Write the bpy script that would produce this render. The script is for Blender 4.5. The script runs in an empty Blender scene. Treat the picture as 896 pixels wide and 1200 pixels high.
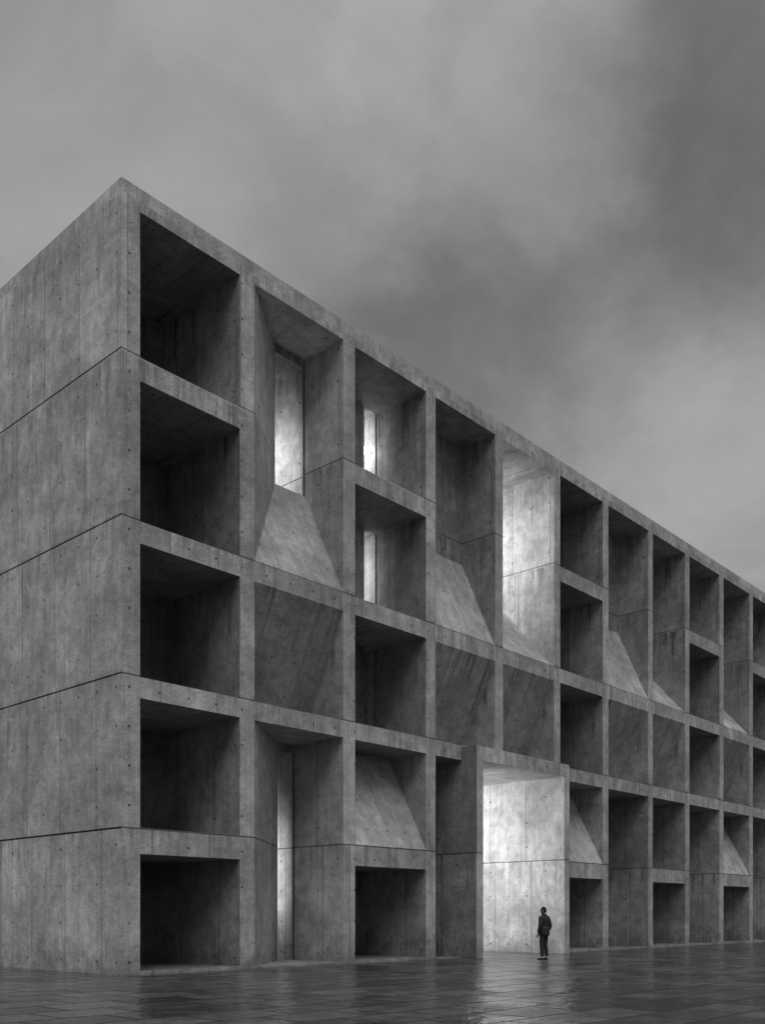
import bpy, bmesh, math, random
from mathutils import Vector, Matrix, Euler
random.seed(7)
S = bpy.context.scene
COL = S.collection
S.view_settings.view_transform = 'Standard'
S.view_settings.look = 'None'
S.view_settings.exposure = 0

# ------------------------------------------------------------------ camera
F = 1130.0
FWD = Vector((0.7388, 0.6740, 0)).normalized()
RGT = Vector((FWD.y, -FWD.x, 0))
CAMP = Vector((-13.30, -20.89, 1.5))
cam = bpy.data.cameras.new("camera")
cam.sensor_fit = 'HORIZONTAL'
cam.sensor_width = 36
cam.lens = F/896*36
cam.shift_y = 473/896
cam.clip_end = 2000
co = bpy.data.objects.new("camera", cam)
COL.objects.link(co)
co.location = CAMP
co.rotation_euler = (math.radians(90), 0, math.atan2(FWD.y, FWD.x)-math.pi/2)
S.camera = co

# ------------------------------------------------------------------ node helper
class NT:
    def __init__(s, tree):
        s.t = tree; s.n = tree.nodes; s.l = tree.links
    def put(s, sock, v):
        if v is None: return
        if isinstance(v, bpy.types.NodeSocket): s.l.new(v, sock)
        else: sock.default_value = v
    def math(s, op, a, b=None, c=None, clamp=False):
        n = s.n.new('ShaderNodeMath'); n.operation = op; n.use_clamp = clamp
        s.put(n.inputs[0], a); s.put(n.inputs[1], b)
        if c is not None: s.put(n.inputs[2], c)
        return n.outputs[0]
    def vec(s, op, a, b=None, out=0):
        n = s.n.new('ShaderNodeVectorMath'); n.operation = op
        s.put(n.inputs[0], a)
        if b is not None:
            if op == 'SCALE': s.put(n.inputs[3], b)
            else: s.put(n.inputs[1], b)
        return n.outputs[out]
    def mr(s, v, a, b, c, d, smooth=True):
        n = s.n.new('ShaderNodeMapRange')
        n.interpolation_type = 'SMOOTHSTEP' if smooth else 'LINEAR'
        s.put(n.inputs[0], v)
        for i, q in enumerate((a, b, c, d)): s.put(n.inputs[i+1], q)
        return n.outputs[0]
    def sep(s, v):
        n = s.n.new('ShaderNodeSeparateXYZ'); s.put(n.inputs[0], v); return n.outputs
    def comb(s, x, y, z):
        n = s.n.new('ShaderNodeCombineXYZ')
        s.put(n.inputs[0], x); s.put(n.inputs[1], y); s.put(n.inputs[2], z); return n.outputs[0]
    def noise(s, v, scale, detail=4, rough=0.5, dist=0, color=False):
        n = s.n.new('ShaderNodeTexNoise')
        s.put(n.inputs['Vector'], v); n.inputs['Scale'].default_value = scale
        n.inputs['Detail'].default_value = detail; n.inputs['Roughness'].default_value = rough
        n.inputs['Distortion'].default_value = dist
        return n.outputs['Color'] if color else n.outputs[0]
    def bump(s, h, strength, dist, normal=None):
        n = s.n.new('ShaderNodeBump'); n.inputs['Strength'].default_value = strength
        n.inputs['Distance'].default_value = dist; s.put(n.inputs['Height'], h)
        if normal is not None: s.put(n.inputs['Normal'], normal)
        return n.outputs[0]

def newmat(name):
    m = bpy.data.materials.new(name); m.use_nodes = True
    nt = NT(m.node_tree); nt.n.clear()
    out = nt.n.new('ShaderNodeOutputMaterial')
    b = nt.n.new('ShaderNodeBsdfPrincipled')
    nt.l.new(b.outputs[0], out.inputs[0])
    return m, nt, b

def plain(name, v, rough=0.7, noise=0.25, sc=20):
    m, nt, b = newmat(name)
    tc = nt.n.new('ShaderNodeTexCoord').outputs['Object']
    n = nt.noise(tc, sc, 3)
    f = nt.mr(n, .3, .7, v*(1-noise), v*(1+noise))
    nt.l.new(nt.comb(f, f, f), b.inputs['Base Color'])
    b.inputs['Roughness'].default_value = rough
    return m

# ------------------------------------------------------------------ concrete
def concrete(name, base=0.32, stain=1.0):
    m, nt, b = newmat(name)
    P = nt.n.new('ShaderNodeTexCoord').outputs['Object']
    geo = nt.n.new('ShaderNodeNewGeometry')
    N = geo.outputs['True Normal']
    px, py, pz = nt.sep(P)
    nx, ny, nz = nt.sep(N)
    isx = nt.math('GREATER_THAN', nt.math('ABSOLUTE', nx), 0.7)
    u = nt.math('ADD', nt.math('MULTIPLY', py, isx),
                nt.math('MULTIPLY', px, nt.math('SUBTRACT', 1.0, isx)))
    horiz = nt.math('GREATER_THAN', nt.math('ABSOLUTE', nz), 0.95)
    v = nt.math('ADD', nt.math('MULTIPLY', pz, nt.math('SUBTRACT', 1.0, horiz)),
                nt.math('MULTIPLY', py, horiz))
    fl = nt.math('FLOOR', nt.math('DIVIDE', nt.math('ADD', v, .25), 3.95))
    big = nt.noise(P, .55, 2, .55, .4)
    med = nt.noise(P, 2.6, 4, .66, .5)
    fine = nt.noise(P, 22, 3, .75)
    tone = nt.n.new('ShaderNodeAttribute'); tone.attribute_name = 'tone'
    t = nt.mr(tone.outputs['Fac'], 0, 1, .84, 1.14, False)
    offs = nt.math('MULTIPLY', nt.math('MODULO', nt.math('MULTIPLY', fl, 1.7), 2.0), .9)
    pu = nt.math('DIVIDE', nt.math('ADD', nt.math('ADD', u, offs), .9), 1.8)
    pid = nt.math('FLOOR', pu)
    wn = nt.n.new('ShaderNodeTexWhiteNoise'); wn.noise_dimensions = '3D'
    nt.l.new(nt.comb(pid, fl, isx), wn.inputs['Vector'])
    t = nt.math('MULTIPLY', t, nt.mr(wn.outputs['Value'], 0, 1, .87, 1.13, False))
    t = nt.math('MULTIPLY', t, nt.mr(big, .3, .7, .80, 1.20))
    t = nt.math('MULTIPLY', t, nt.mr(med, .3, .7, .79, 1.19))
    t = nt.math('MULTIPLY', t, nt.mr(fine, .25, .75, .84, 1.16))
    # formwork grain (vertical)
    g = nt.noise(nt.comb(nt.math('MULTIPLY', u, 11.0), nt.math('MULTIPLY', v, .55), isx), 1.0, 3, .6)
    t = nt.math('MULTIPLY', t, nt.mr(g, .3, .7, .90, 1.08))
    # water streaks running down from the pour joints
    ph = nt.math('FRACT', nt.math('DIVIDE', nt.math('ADD', v, .27), 3.95))
    st = nt.noise(nt.comb(nt.math('MULTIPLY', u, 3.6), nt.math('MULTIPLY', v, .20), nt.math('MULTIPLY', fl, 3.1)), 1.0, 5, .7, .15)
    thr = nt.mr(ph, .1, 1.0, .68, .46, False)
    stm = nt.mr(nt.math('SUBTRACT', st, thr), 0, .14, 0, 1)
    stm = nt.math('MULTIPLY', stm, nt.mr(big, .38, .58, .25, 1.1))
    t = nt.math('MULTIPLY', t, nt.math('SUBTRACT', 1.0, nt.math('MULTIPLY', stm, .34*stain)))
    # pale lime streaks
    t = nt.math('MULTIPLY', t, nt.mr(nt.math('SUBTRACT', 1.0, st), .56, .72, 1, 1.25))
    # splash zone
    t = nt.math('MULTIPLY', t, nt.mr(nt.math('ADD', pz, nt.math('MULTIPLY', med, 1.1)), .3, 1.6, .65, 1))
    # vertical panel joints
    fr = nt.math('ABSOLUTE', nt.math('SUBTRACT', nt.math('FRACT', pu), .5))
    vj = nt.mr(fr, .487, .4945, 0, 1)
    vj = nt.math('MULTIPLY', vj, nt.mr(med, .35, .6, .45, 1))
    hj = None
    for zz in (3.69, 7.53, 11.46, 15.60):
        dlt = nt.math('ABSOLUTE', nt.math('SUBTRACT', v, zz))
        q = nt.mr(dlt, .010, .032, 1, 0)
        hj = q if hj is None else nt.math('MAXIMUM', hj, q)
    hj = nt.math('MULTIPLY', hj, nt.math('SUBTRACT', 1.0, horiz))
    # tie holes
    ga = nt.math('ADD', nt.math('DIVIDE', u, .9), .25); gc = nt.math('ADD', nt.math('DIVIDE', v, .985), .18)
    a = nt.math('MULTIPLY', nt.math('SUBTRACT', nt.math('FRACT', ga), .5), .9)
    c = nt.math('MULTIPLY', nt.math('SUBTRACT', nt.math('FRACT', gc), .5), .985)
    r = nt.math('SQRT', nt.math('ADD', nt.math('MULTIPLY', a, a), nt.math('MULTIPLY', c, c)))
    hole = nt.mr(r, .024, .046, 1, 0)
    wn2 = nt.n.new('ShaderNodeTexWhiteNoise'); wn2.noise_dimensions = '3D'
    nt.l.new(nt.comb(nt.math('FLOOR', ga), nt.math('FLOOR', gc), isx), wn2.inputs['Vector'])
    hole = nt.math('MULTIPLY', hole, nt.mr(wn2.outputs['Value'], .1, .6, .15, 1))
    dark = nt.math('MAXIMUM', nt.math('MULTIPLY', vj, .52), nt.math('MULTIPLY', hj, .72))
    dark = nt.math('MAXIMUM', dark, nt.math('MULTIPLY', hole, .8))
    t = nt.math('MULTIPLY', t, nt.math('SUBTRACT', 1.0, dark))
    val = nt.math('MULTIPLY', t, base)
    nt.l.new(nt.comb(val, val, val), b.inputs['Base Color'])
    b.inputs['Roughness'].default_value = .6
    b.inputs['Specular IOR Level'].default_value = .35
    nt.l.new(nt.bump(nt.noise(P, 7, 4, .75), .6, .05), b.inputs['Normal'])
    return m

CONC = concrete("board_formed_concrete", .46)
CONCD = concrete("deep_shade_concrete", .15)  # same concrete, darkened in colour to paint in the shade of deep recesses
CONCM = concrete("shaded_stained_concrete", .30, 1.6)  # recess shade put into a darker base, plus heavier water stains
MATS = [CONC, CONCD, CONCM]

# ------------------------------------------------------------------ building mesh collector
class Mesh:
    def __init__(s): s.v = []; s.f = []; s.t = []; s.m = []
    def q(s, pts, tone=None, mat=0):
        i = len(s.v); s.v += [tuple(p) for p in pts]
        s.f.append(tuple(range(i, i+len(pts))))
        s.t.append(random.random() if tone is None else tone); s.m.append(mat)
    def box(s, a, b, tone=None, mat=0, skip=()):
        x0, y0, z0 = a; x1, y1, z1 = b
        tt = random.random() if tone is None else tone
        F_ = {'-x': [(x0,y0,z0),(x0,y1,z0),(x0,y1,z1),(x0,y0,z1)],
              '+x': [(x1,y0,z0),(x1,y0,z1),(x1,y1,z1),(x1,y1,z0)],
              '-y': [(x0,y0,z0),(x0,y0,z1),(x1,y0,z1),(x1,y0,z0)],
              '+y': [(x0,y1,z0),(x1,y1,z0),(x1,y1,z1),(x0,y1,z1)],
              '-z': [(x0,y0,z0),(x1,y0,z0),(x1,y1,z0),(x0,y1,z0)],
              '+z': [(x0,y0,z1),(x0,y1,z1),(x1,y1,z1),(x1,y0,z1)]}
        for k, p in F_.items():
            if k not in skip: s.q(p, tt, mat)
    def obj(s, name, mats, parent=None):
        me = bpy.data.meshes.new(name); me.from_pydata(s.v, [], s.f); me.update()
        at = me.attributes.new("tone", 'FLOAT', 'FACE')
        at.data.foreach_set('value', s.t)
        for m in mats: me.materials.append(m)
        me.polygons.foreach_set('material_index', s.m)
        o = bpy.data.objects.new(name, me); COL.objects.link(o)
        if parent: o.parent = parent
        return o

root = bpy.data.objects.new("concrete_building", None); COL.objects.link(root)

def area(name, loc, size, power, direction, spread=180):
    l = bpy.data.lights.new(name, 'AREA'); l.shape = 'RECTANGLE'
    l.size, l.size_y = size; l.energy = power; l.spread = math.radians(spread)
    o = bpy.data.objects.new(name, l); COL.objects.link(o)
    o.location = loc
    o.rotation_euler = Vector(direction).to_track_quat('-Z', 'Y').to_euler()
    o.parent = root
    return o

# columns
cols = [(.54, 3.75), (4.27, 7.81), (8.33, 11.78), (12.29, 15.76), (16.25, 19.76), (20.21, 23.60),
        (24.08, 27.75), (28.20, 31.58), (32.06, 35.62), (36.14, 39.60)]
x = 40.08
while x < 62: cols.append((x, x+3.5)); x += 3.98
XEND = cols[-1][1] + .5
Z = dict(g0=.10, g1=3.05, b0=3.71, b1=6.98, c0=7.52, c1=10.88, d0=11.44, d1=14.98, e0=15.57, e1=19.24, top=19.83)
DEPTH_B = 26.0

openings = []
M = Mesh()
def op(t0, t1, z0, z1): openings.append((t0, t1, z0, z1))

def cell(t0, t1, z0, z1, D, back_mat=0, slit=None, sm=2):
    op(t0, t1, z0, z1)
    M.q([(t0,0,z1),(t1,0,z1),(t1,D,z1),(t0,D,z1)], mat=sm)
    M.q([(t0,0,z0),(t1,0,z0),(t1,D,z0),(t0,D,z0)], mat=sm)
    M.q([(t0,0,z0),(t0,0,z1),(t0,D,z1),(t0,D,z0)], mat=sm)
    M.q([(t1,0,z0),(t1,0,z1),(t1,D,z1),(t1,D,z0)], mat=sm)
    if not slit:
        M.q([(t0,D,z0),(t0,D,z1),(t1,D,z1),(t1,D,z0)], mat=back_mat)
    else:
        s0 = slit; R = D+3.0; e = .12
        M.q([(t0,D,z0),(t0,D,z1),(s0,D,z1),(s0,D,z0)], mat=back_mat)
        M.q([(s0,D,z0),(s0,D,z1),(s0,D+e,z1),(s0,D+e,z0)])
        M.q([(t0,D+e,z0),(t0,D+e,z1),(s0,D+e,z1),(s0,D+e,z0)])
        M.q([(t0,D+e,z0),(t0,D+e,z1),(t0,R,z1),(t0,R,z0)])
        M.q([(t0,R,z0),(t0,R,z1),(t1,R,z1),(t1,R,z0)])
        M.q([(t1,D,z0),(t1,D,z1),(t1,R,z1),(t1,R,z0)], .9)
        M.q([(t0,D,z0),(t1,D,z0),(t1,R,z0),(t0,R,z0)])
        M.q([(t0,D,z1),(t1,D,z1),(t1,R,z1),(t0,R,z1)])
        # dark metal stop against the right cheek
        M.box((t1-.035, D, z0), (t1+.002, D+.04, z1-.002), mat=1)

def slope_up(t0, t1, z0, z1, D):
    op(t0, t1, z0, z1)
    M.q([(t0,0,z0),(t1,0,z0),(t1,D,z1),(t0,D,z1)], tone=.95)
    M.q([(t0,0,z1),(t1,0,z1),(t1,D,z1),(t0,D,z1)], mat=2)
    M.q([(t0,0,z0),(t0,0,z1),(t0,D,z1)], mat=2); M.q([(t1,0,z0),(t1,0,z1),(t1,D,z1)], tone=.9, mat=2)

def slope_inv(t0, t1, z0, z1, D):
    op(t0, t1, z0, z1)
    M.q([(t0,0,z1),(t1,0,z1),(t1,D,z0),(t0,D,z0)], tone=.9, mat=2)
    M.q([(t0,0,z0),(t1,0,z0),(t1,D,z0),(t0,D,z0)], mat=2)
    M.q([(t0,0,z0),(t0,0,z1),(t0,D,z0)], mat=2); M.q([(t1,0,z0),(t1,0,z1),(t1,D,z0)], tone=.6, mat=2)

def tall(t0, t1, z0, z1, D, zs, room=0, sm=0):
    op(t0, t1, z0, z1)
    M.q([(t0,0,z0),(t1,0,z0),(t1,D,zs),(t0,D,zs)], tone=1.0)
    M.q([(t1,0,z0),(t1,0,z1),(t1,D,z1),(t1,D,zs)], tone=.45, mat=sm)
    M.q([(t0,0,z0),(t0,0,z1),(t0,D,z1),(t0,D,zs)])
    M.q([(t0,0,z1),(t1,0,z1),(t1,D,z1),(t0,D,z1)], mat=sm)
    if room:
        R = D+room
        M.q([(t0,D,zs),(t1,D,zs),(t1,R,zs),(t0,R,zs)])
        M.q([(t0,D,z1),(t1,D,z1),(t1,R,z1),(t0,R,z1)])
        M.q([(t0,D,zs),(t0,D,z1),(t0,R,z1),(t0,R,zs)])
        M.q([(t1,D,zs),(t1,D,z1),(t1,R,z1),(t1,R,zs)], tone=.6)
        M.q([(t0,R,zs),(t0,R,z1),(t1,R,z1),(t1,R,zs)])
    else:
        M.q([(t0,D,zs),(t0,D,z1),(t1,D,z1),(t1,D,zs)], mat=sm)

def splayed(t0, t1, z0, z1, D, s0, zs):
    op(t0, t1, z0, z1)
    if zs > z0+.01:
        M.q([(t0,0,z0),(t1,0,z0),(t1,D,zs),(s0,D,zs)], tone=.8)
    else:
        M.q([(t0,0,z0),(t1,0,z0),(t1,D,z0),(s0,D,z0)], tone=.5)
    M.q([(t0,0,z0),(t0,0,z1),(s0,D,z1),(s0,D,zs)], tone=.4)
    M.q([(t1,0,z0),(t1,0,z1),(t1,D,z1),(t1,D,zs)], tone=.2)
    M.q([(t0,0,z1),(t1,0,z1),(t1,D,z1),(s0,D,z1)])
    e = .2; R = D+3.2; k = .06
    M.q([(s0,D,zs),(s0,D,z1),(s0,D+e,z1),(s0,D+e,zs)])
    M.box((t1-.05, D, zs), (t1+.002, D+.06, z1-.002), mat=1)
    M.box((s0, D+.001, z1-.25), (t1, D+e, z1), tone=.3, mat=2)
    M.q([(t1,D,zs),(t1,D,z1),(t1+k,D,z1),(t1+k,D,zs)], mat=1)
    M.q([(t1+k,D,zs),(t1+k,D,z1),(t1+k,R,z1),(t1+k,R,zs)], tone=.9)
    M.q([(t0,D+e,zs),(t0,D+e,z1),(s0,D+e,z1),(s0,D+e,zs)])
    M.q([(t0,D+e,zs),(t0,D+e,z1),(t0,R,z1),(t0,R,zs)])
    M.q([(t0,R,zs),(t0,R,z1),(t1+k,R,z1),(t1+k,R,zs)])
    M.q([(t0,D,zs),(t1+k,D,zs),(t1+k,R,zs),(t0,R,zs)])
    M.q([(t0,D,z1+.003),(t1+k,D,z1+.003),(t1+k,R,z1+.003),(t0,R,z1+.003)])

z = Z
kinds = {0:'S0',1:'SP',2:'SL',3:'T',4:'TL',5:'S',6:'T',7:'TD',8:'S',9:'TD'}
seq = ['S','T','TD']
for i, (a, b) in enumerate(cols):
    k = kinds.get(i, seq[(i-10) % 3])
    if k == 'S0':
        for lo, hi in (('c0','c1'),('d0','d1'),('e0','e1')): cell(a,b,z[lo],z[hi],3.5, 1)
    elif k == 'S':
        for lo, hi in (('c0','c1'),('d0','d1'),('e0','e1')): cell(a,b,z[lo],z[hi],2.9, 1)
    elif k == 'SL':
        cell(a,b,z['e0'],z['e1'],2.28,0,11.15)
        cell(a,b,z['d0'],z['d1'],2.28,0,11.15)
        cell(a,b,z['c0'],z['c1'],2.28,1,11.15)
    else:
        slope_inv(a,b,z['c0'],z['c1'],1.6)
        if k == 'SP': splayed(a,b,z['d0'],z['e1'],1.73,6.55,14.9)
        if k == 'T': tall(a,b,z['d0'],z['e1'],1.55,14.8, sm=2)
        if k == 'TL': tall(a,b,z['d0'],z['e1'],2.44,14.1, 2.0)
        if k == 'TD': tall(a,b,z['d0'],z['e1'],2.44,14.1, sm=2)
low = {0:'SS',1:'SP',2:'KG',5:'KG',6:'D',7:'SS',8:'D',9:'KG'}
seq2 = ['D','SS','KG']
for i, (a, b) in enumerate(cols):
    if i in (3, 4): continue
    k = low.get(i, seq2[(i-10) % 3])
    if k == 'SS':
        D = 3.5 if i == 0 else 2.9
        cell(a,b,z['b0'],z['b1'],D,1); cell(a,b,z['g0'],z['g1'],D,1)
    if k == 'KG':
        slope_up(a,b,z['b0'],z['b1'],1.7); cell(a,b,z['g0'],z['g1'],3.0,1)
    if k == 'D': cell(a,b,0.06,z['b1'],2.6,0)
    if k == 'SP': splayed(a,b,.06,z['b1'],2.21,7.08,.06)
PL0, PL1, PR0, PR1, PD = 13.76, 14.16, 19.50, 19.87, -.635
cell(12.29, PL0, 0.03, z['b1'], 2.4, 0)
ZP = 6.95
op(PL0, PR1, 0, ZP)
M2 = Mesh()
R = 7.0
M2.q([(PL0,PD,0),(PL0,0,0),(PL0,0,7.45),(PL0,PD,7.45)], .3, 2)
M2.q([(PL0,PD,0),(PL0,PD,7.45),(PL1,PD,7.45),(PL1,PD,0)], 1.0)
M2.q([(PL1,PD,0),(PL1,PD,ZP),(PL1,R,ZP),(PL1,R,0)], .8)
M2.q([(PL1,PD,ZP),(PL1,PD,7.45),(PR0,PD,7.45),(PR0,PD,ZP)], .9)
M2.q([(PL1,PD,ZP),(PR0,PD,ZP),(PR0,R,ZP),(PL1,R,ZP)], .8)
M2.q([(PL0,PD,7.45),(PR1,PD,7.45),(PR1,0,7.45),(PL0,0,7.45)], .5)
M2.q([(PR0,PD,0),(PR0,PD,7.45),(PR1,PD,7.45),(PR1,PD,0)], 1.0)
M2.q([(PR0,PD,0),(PR0,PD,ZP),(PR0,R,ZP),(PR0,R,0)], .9)
M2.q([(PR1,PD,0),(PR1,0,0),(PR1,0,7.45),(PR1,PD,7.45)], .5)
M2.q([(PL1,R,0),(PL1,R,ZP),(PR0,R,ZP),(PR0,R,0)], .5)
M2.obj("entrance_portal", MATS, root)

MF = Mesh()
xs = sorted(set([0, XEND] + [v for o in openings for v in o[:2]]))
zs_ = sorted(set([0, Z['top']] + [v for o in openings for v in o[2:]]))
bt = {}
def tone_for(xm, zm):
    inside = None
    for i, (a, b) in enumerate(cols):
        if a < xm < b: inside = i
    if inside is None: k = ('p', round(xm/3.98), int((zm+.1)/3.95))
    else: k = ('b', inside, int((zm+.1)/3.95))
    if k not in bt: bt[k] = random.uniform(.35, .95)
    return bt[k]
for i in range(len(xs)-1):
    for j in range(len(zs_)-1):
        xm = (xs[i]+xs[i+1])/2; zm = (zs_[j]+zs_[j+1])/2
        if any(o[0] < xm < o[1] and o[2] < zm < o[3] for o in openings): continue
        x0, x1, z0, z1 = xs[i], xs[i+1], zs_[j], zs_[j+1]
        MF.q([(x0,0,z0),(x1,0,z0),(x1,0,z1),(x0,0,z1)], tone_for(xm, zm))
MF.obj("facade_frame", [CONC], root)
M.obj("recessed_bays", MATS, root)

MS = Mesh()
jz = [0, 3.68, 7.53, 11.47, 15.61, Z['top']]
g = .022
for k in range(5):
    z0 = jz[k] + (g if k else 0); z1 = jz[k+1] - (g if k < 4 else 0)
    MS.q([(0,0,z0),(0,DEPTH_B,z0),(0,DEPTH_B,z1),(0,0,z1)], .7+.25*random.random())
    if k < 4:
        zz = jz[k+1]
        MS.q([(0,0,zz-g),(0,DEPTH_B,zz-g),(.05,DEPTH_B,zz-g),(.05,0,zz-g)])
        MS.q([(0,0,zz+g),(0,DEPTH_B,zz+g),(.05,DEPTH_B,zz+g),(.05,0,zz+g)])
        MS.q([(.05,0,zz-g),(.05,DEPTH_B,zz-g),(.05,DEPTH_B,zz+g),(.05,0,zz+g)], 0, 1)
MS.q([(XEND,0,0),(XEND,DEPTH_B,0),(XEND,DEPTH_B,19.83),(XEND,0,19.83)])
MS.q([(0,DEPTH_B,0),(XEND,DEPTH_B,0),(XEND,DEPTH_B,19.83),(0,DEPTH_B,19.83)])
MS.q([(0,0,19.83),(XEND,0,19.83),(XEND,DEPTH_B,19.83),(0,DEPTH_B,19.83)])
MS.obj("side_walls_and_roof", MATS, root)

# ---- interior lamps (the photograph shows these rooms lit)
area("stair_lamp_upper", (6.1, 2.6, 16.3), (.7, 2.0), 58, (.75, .66, -.1), 150)
area("stair_lamp_lower", (6.6, 3.1, 3.0), (.7, 3.0), 55, (.75, .66, 0), 150)
area("bay_lamp_top", (10.95, 2.85, 17.4), (.4, 3.2), 22, (1, .12, 0), 160)
area("bay_lamp_mid", (10.95, 2.85, 13.2), (.4, 3.2), 20, (1, .12, 0), 160)
area("deep_bay_lamp", (16.32, 3.3, 16.4), (1.2, 3.0), 190, (1, .05, -.05), 150)
area("passage_lamp", (14.22, 4.0, 4.5), (2.4, 3.6), 340, (1, .0, 0), 150)

em, ent, eb = newmat("lamp_glass")
eb.inputs['Emission Color'].default_value = (1, 1, 1, 1); eb.inputs['Emission Strength'].default_value = 12
eb.inputs['Base Color'].default_value = (.8, .8, .8, 1)
bm = bmesh.new()
bmesh.ops.create_uvsphere(bm, u_segments=20, v_segments=12, radius=.12)
for v in bm.verts: v.co.z *= 1.15
me = bpy.data.meshes.new("globe"); bm.to_mesh(me); bm.free()
me.materials.append(em)
gl = bpy.data.objects.new("wall_lamp_globe", me); COL.objects.link(gl)
gl.location = (11.50, 2.52, 17.95); gl.parent = root
dk = plain("brushed_metal", .3, .4)
mm = Mesh(); mm.box((11.60, 2.51, 17.94), (11.779, 2.53, 17.96)); mm.box((11.76, 2.47, 17.89), (11.778, 2.57, 18.01))
mm.obj("wall_lamp_bracket", [dk], root)

# ------------------------------------------------------------------ pavement
pm, nt, b = newmat("wet_stone_paving")
P = nt.n.new('ShaderNodeTexCoord').outputs['Object']
br = nt.n.new('ShaderNodeTexBrick')
nt.l.new(P, br.inputs['Vector'])
br.inputs['Color1'].default_value = (0,0,0,1); br.inputs['Color2'].default_value = (1,1,1,1)
br.inputs['Mortar'].default_value = (.5,.5,.5,1)
br.inputs['Scale'].default_value = 1.0
br.inputs['Mortar Size'].default_value = .034
br.inputs['Mortar Smooth'].default_value = .4
br.inputs['Brick Width'].default_value = 1.35
br.inputs['Row Height'].default_value = 1.0
bw = nt.n.new('ShaderNodeRGBToBW'); nt.l.new(br.outputs['Color'], bw.inputs[0])
mort = br.outputs['Fac']
n1 = nt.noise(P, .45, 4, .6, .6); n2 = nt.noise(P, 2.2, 4, .6); n3 = nt.noise(P, 26, 3, .6)
val = nt.mr(bw.outputs[0], 0, 1, .04, .12, False)
val = nt.math('MULTIPLY', val, nt.mr(n2, .3, .7, .65, 1.35))
val = nt.math('MULTIPLY', val, nt.mr(n3, .3, .7, .8, 1.2))
val = nt.math('MULTIPLY', val, nt.math('SUBTRACT', 1.0, nt.math('MULTIPLY', mort, .85)))
nt.l.new(nt.comb(val, val, val), b.inputs['Base Color'])
rg = nt.mr(n1, .42, .60, .04, .24)
rg = nt.math('ADD', rg, nt.math('MULTIPLY', bw.outputs[0], .08))
rg = nt.math('ADD', rg, nt.math('MULTIPLY', mort, .3))
nt.l.new(rg, b.inputs['Roughness'])
b.inputs['IOR'].default_value = 1.48
nb = nt.noise(P, 3.4, 4, .55)
h = nt.math('MULTIPLY', bw.outputs[0], .5)
h = nt.math('SUBTRACT', h, nt.math('MULTIPLY', mort, 1.8))
h = nt.math('ADD', h, nt.math('MULTIPLY', nb, 2.1))
nt.l.new(nt.bump(h, .8, .03), b.inputs['Normal'])
bm = bmesh.new(); bmesh.ops.create_grid(bm, x_segments=2, y_segments=2, size=500)
me = bpy.data.meshes.new("pavement"); bm.to_mesh(me); bm.free(); me.materials.append(pm)
o = bpy.data.objects.new("pavement", me); COL.objects.link(o)

# ------------------------------------------------------------------ man
man = bpy.data.objects.new("man", None); COL.objects.link(man)
MX, MY = 14.46, -2.95
m_jack = plain("dark_jacket_cloth", .022, .75)
m_trou = plain("dark_trouser_cloth", .028, .85)
m_skin = plain("skin", .22, .5, .08)
m_shoe = plain("shoe_leather", .015, .4)
m_cap = plain("knit_cap", .02, .95)

def skin_mesh(name, verts, edges, radii, rootv=0, sub=2):
    me = bpy.data.meshes.new(name); me.from_pydata(verts, edges, []); me.update()
    ob = bpy.data.objects.new(name, me); COL.objects.link(ob)
    ob.modifiers.new("skin", 'SKIN').use_smooth_shade = True
    s = ob.modifiers.new("sub", 'SUBSURF'); s.levels = sub; s.render_levels = sub
    for i, r in enumerate(radii):
        d = me.skin_vertices[0].data[i]
        d.radius = r if isinstance(r, tuple) else (r, r); d.use_root = (i == rootv)
    dg = bpy.context.evaluated_depsgraph_get(); dg.update()
    ev = bpy.data.meshes.new_from_object(ob.evaluated_get(dg))
    bpy.data.objects.remove(ob)
    for p in ev.polygons: p.use_smooth = True
    o2 = bpy.data.objects.new(name, ev); COL.objects.link(o2); o2.parent = man
    return o2

V = []; E = []; Rr = []
def av(p, r, link=None):
    V.append(p); Rr.append(r)
    if link is not None: E.append((link, len(V)-1))
    return len(V)-1
pel = av((0,0,.94), (.165,.135))
wa = av((0,.0,1.07), (.18,.15), pel)
ch = av((0,.0,1.25), (.20,.155), wa)
uc = av((0,-.015,1.40), (.165,.13), ch)
nk = av((0,-.005,1.50), (.075,.075), uc)
nk2 = av((0,.012,1.575), (.055,.055), nk)
for sx in (-1, 1):
    sh = av((sx*.19,-.015,1.40), (.095,.095), uc)
    ua = av((sx*.265,-.03,1.27), (.082,.085), sh)
    el = av((sx*.305,-.055,1.13), (.072,.075), ua)
    fa = av((sx*.29,.0,1.01), (.062,.065), el)
    wr = av((sx*.25,.055,.90), (.045,.048), fa)
    hp = av((sx*.09,0,.86), (.105,.115), pel)
    th = av((sx*.105,.01,.68), (.09,.10), hp)
    kn = av((sx*.115,.02,.49), (.072,.08), th)
    cf = av((sx*.125,-.01,.30), (.068,.074), kn)
    an = av((sx*.13,-.02,.10), (.060,.065), cf)
body = skin_mesh("clothed_body", V, E, Rr)
bme = body.data
bme.materials.clear()
for mt in (m_jack, m_trou, m_skin): bme.materials.append(mt)
for p in bme.polygons:
    c = p.center
    arm = abs(c.x) > .19 and c.z > .86
    p.material_index = 0
    if c.z < .90 and not arm: p.material_index = 1
    if c.z > 1.535: p.material_index = 2
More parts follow.
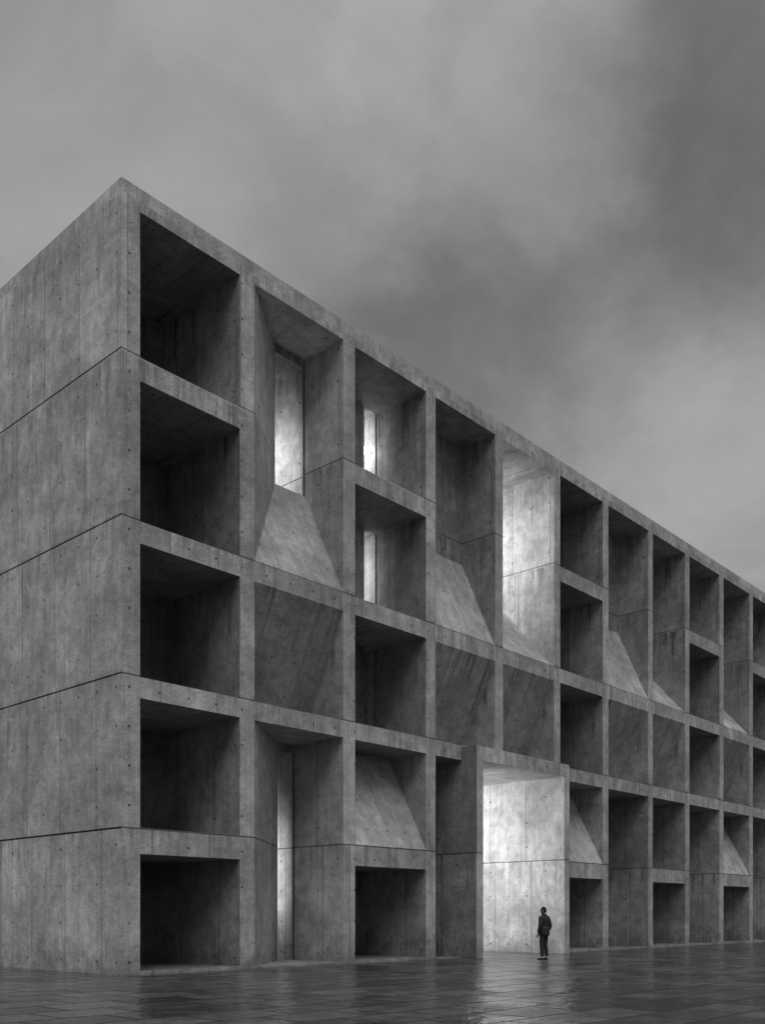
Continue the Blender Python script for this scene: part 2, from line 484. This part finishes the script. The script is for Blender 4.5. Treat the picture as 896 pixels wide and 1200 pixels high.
def ring_strip(name, rings, mat, seg=28):
    bm = bmesh.new(); L = []
    for (cx, cy, cz, rx, ry) in rings:
        L.append([bm.verts.new((cx+rx*math.cos(2*math.pi*i/seg), cy+ry*math.sin(2*math.pi*i/seg),
                  cz+.006*math.sin(5*2*math.pi*i/seg))) for i in range(seg)])
    for a, c in zip(L, L[1:]):
        for i in range(seg): bm.faces.new((a[i], a[(i+1)%seg], c[(i+1)%seg], c[i]))
    me = bpy.data.meshes.new(name); bm.to_mesh(me); bm.free(); me.materials.append(mat)
    for p in me.polygons: p.use_smooth = True
    o = bpy.data.objects.new(name, me); COL.objects.link(o); o.parent = man
    sd = o.modifiers.new("t", 'SOLIDIFY'); sd.thickness = .012
    return o
ring_strip("jacket_skirt", [(0,0,.82,.215,.175),(0,0,.86,.222,.182),(0,0,.95,.21,.175),(0,0,1.05,.205,.17),(0,0,1.12,.19,.155)], m_jack)
ring_strip("jacket_collar", [(0,-.005,1.47,.11,.105),(0,-.005,1.51,.092,.092),(0,0,1.56,.084,.086)], m_jack)
for sx in (-1, 1):
    bm = bmesh.new(); bmesh.ops.create_uvsphere(bm, u_segments=20, v_segments=14, radius=1)
    for v in bm.verts:
        x_, y_, z_ = v.co
        w = .048*(1 - .25*(y_ < 0)*abs(y_))
        hgt = .055 if y_ < .1 else .055 - .02*y_
        zz = max(z_, -.55)
        v.co = (x_*w, y_*.145, (zz+.55)*hgt*.85)
    me = bpy.data.meshes.new("shoe"); bm.to_mesh(me); bm.free(); me.materials.append(m_shoe)
    for p in me.polygons: p.use_smooth = True
    s = bpy.data.objects.new("shoe_right" if sx > 0 else "shoe_left", me); COL.objects.link(s); s.parent = man
    s.location = (sx*.135, .045, .001); s.rotation_euler = (0, 0, -sx*.18)
def head():
    bm = bmesh.new(); bmesh.ops.create_uvsphere(bm, u_segments=36, v_segments=28, radius=1)
    def g_(x, c, w): return math.exp(-((x-c)/w)**2)
    for v in bm.verts:
        x_, y_, z_ = v.co
        X, Y, Zz = x_*.076, y_*.095, z_*.118
        if z_ < 0:
            X *= 1 - .32*z_*z_
            if y_ < 0: Y *= 1 - .35*abs(z_)
            else: Y *= 1 - .10*abs(z_)
        if y_ > .3:
            Y += .026*g_(X, 0, .013)*g_(Zz, -.018, .022)
            Y += .006*g_(X, 0, .03)*g_(Zz, .022, .012)
            Y -= .012*(g_(X, .03, .015)+g_(X, -.03, .015))*g_(Zz, 0.0, .014)
            Y += .007*g_(X, 0, .022)*g_(Zz, -.058, .008)
            Y -= .004*g_(X, 0, .022)*g_(Zz, -.052, .004)
            Y += .012*g_(X, 0, .022)*g_(Zz, -.092, .018)
        v.co = (X, Y, Zz)
    for sx in (-1, 1):
        r = bmesh.ops.create_uvsphere(bm, u_segments=12, v_segments=8, radius=1)
        for v in r['verts']:
            v.co = Vector((v.co.x*.010+sx*.077, v.co.y*.018-.008, v.co.z*.030-.012))
    me = bpy.data.meshes.new("head"); bm.to_mesh(me); bm.free(); me.materials.append(m_skin)
    for p in me.polygons: p.use_smooth = True
    h = bpy.data.objects.new("head", me); COL.objects.link(h)
    bm = bmesh.new(); bmesh.ops.create_uvsphere(bm, u_segments=30, v_segments=20, radius=1)
    kill = []
    for v in bm.verts:
        lim = .22 if v.co.y > 0 else -.45 + .1*v.co.y
        x_, y_, z_ = v.co
        if z_ < lim-.12: kill.append(v)
        rr = 1+.02*math.sin(14*math.atan2(y_, x_))
        v.co = (x_*.085*rr, y_*.104*rr-.004, z_*.128+.003)
    bmesh.ops.delete(bm, geom=kill, context='VERTS')
    me = bpy.data.meshes.new("knit_cap"); bm.to_mesh(me); bm.free(); me.materials.append(m_cap)
    for p in me.polygons: p.use_smooth = True
    c = bpy.data.objects.new("knit_cap", me); COL.objects.link(c)
    sd = c.modifiers.new("t", 'SOLIDIFY'); sd.thickness = .006
    em_ = plain("eye", .05, .2)
    bm = bmesh.new()
    for sx in (-1, 1):
        r = bmesh.ops.create_uvsphere(bm, u_segments=10, v_segments=8, radius=.011)
        for v in r['verts']: v.co += Vector((sx*.03, .077, 0))
    me = bpy.data.meshes.new("eyes"); bm.to_mesh(me); bm.free(); me.materials.append(em_)
    e = bpy.data.objects.new("eyes", me); COL.objects.link(e)
    for q in (h, c, e):
        q.parent = man; q.location = (0, .025, 1.665)
        q.rotation_euler = Euler((math.radians(12), 0, math.radians(28)), 'XYZ')
head()
for sx in (-1, 1):
    V = []; E = []; Rr = []
    w0 = av((0,0,.0), (.024,.03)); p1 = av((0,.005,-.045), (.018,.036), w0); p2 = av((0,.01,-.085), (.015,.038), p1)
    hd = skin_mesh("palm_right" if sx > 0 else "palm_left", V, E, Rr, 0, 2)
    parts = [hd]
    for k, (yy, ln) in enumerate(((.038,.070),(.018,.080),(-.004,.074),(-.024,.058))):
        V = []; E = []; Rr = []
        a0 = av((0, yy, -.075), .009)
        a1 = av((-sx*.004, yy+.001, -.085-ln*.35), .0088, a0)
        a2 = av((-sx*.014, yy+.002, -.085-ln*.70), .008, a1)
        a3 = av((-sx*.028, yy+.002, -.085-ln*.95), .007, a2)
        parts.append(skin_mesh("finger_%d" % (k+1), V, E, Rr, 0, 1))
    V = []; E = []; Rr = []
    a0 = av((0,.02,-.03), .012); a1 = av((-sx*.012,.048,-.055), .0105, a0); a2 = av((-sx*.02,.058,-.088), .009, a1)
    parts.append(skin_mesh("thumb", V, E, Rr, 0, 1))
    for p in parts:
        p.data.materials.clear(); p.data.materials.append(m_skin)
        p.location = (sx*.247, .062, .885); p.rotation_euler = (.25, 0, 0)
man.location = (MX, MY, 0)

# ------------------------------------------------------------------ world: overcast sky
W = bpy.data.worlds.new("World"); S.world = W; W.use_nodes = True
nt = NT(W.node_tree); nt.n.clear()
out = nt.n.new('ShaderNodeOutputWorld'); bg = nt.n.new('ShaderNodeBackground')
nt.l.new(bg.outputs[0], out.inputs[0])
Dv = nt.vec('NORMALIZE', nt.n.new('ShaderNodeTexCoord').outputs['Generated'])
dx, dy, dz = nt.sep(Dv)
inv = nt.math('DIVIDE', 1.0, nt.math('ADD', nt.math('MAXIMUM', dz, 0.0), .35))
Pp = nt.vec('SCALE', Dv, inv)
w1 = nt.vec('SCALE', nt.vec('SUBTRACT', nt.noise(Pp, 2.8, 6, .6, color=True), (.5,.5,.5)), .36)
Dw = nt.vec('NORMALIZE', nt.vec('ADD', Dv, w1))
def dirpx(x, y):
    return (RGT*((x-448)/F) + FWD + Vector((0,0,(1073-y)/F))).normalized()
lum = .280
for (x_, y_, r_, a_) in ((40,40,330,.01),(220,240,230,.06),(540,40,180,.11),(420,210,130,-.06),(650,280,240,-.085),
                         (880,90,220,-.075),(850,560,260,.07),(480,420,160,-.03)):
    d = dirpx(x_, y_)
    dt = nt.vec('DOT_PRODUCT', Dw, tuple(d), out=1)
    ang = r_/F*.85
    lum = nt.math('ADD', lum, nt.mr(dt, math.cos(ang*1.35), math.cos(ang*.25), 0, a_))
cn = nt.noise(Pp, 5.0, 7, .58, .6)
lum = nt.math('MULTIPLY', lum, nt.mr(cn, .3, .7, .90, 1.11))
lum = nt.math('MULTIPLY', lum, nt.mr(dz, .68, 1.0, 1.0, 4.2))
nt.l.new(nt.comb(lum, lum, lum), bg.inputs['Color'])
bg.inputs['Strength'].default_value = 1.0

sun = bpy.data.lights.new("overcast_sun", 'SUN'); sun.energy = .8; sun.angle = math.radians(35)
so = bpy.data.objects.new("overcast_sun", sun); COL.objects.link(so)
so.rotation_euler = Vector((.62, .55, -1.0)).to_track_quat('-Z', 'Y').to_euler()
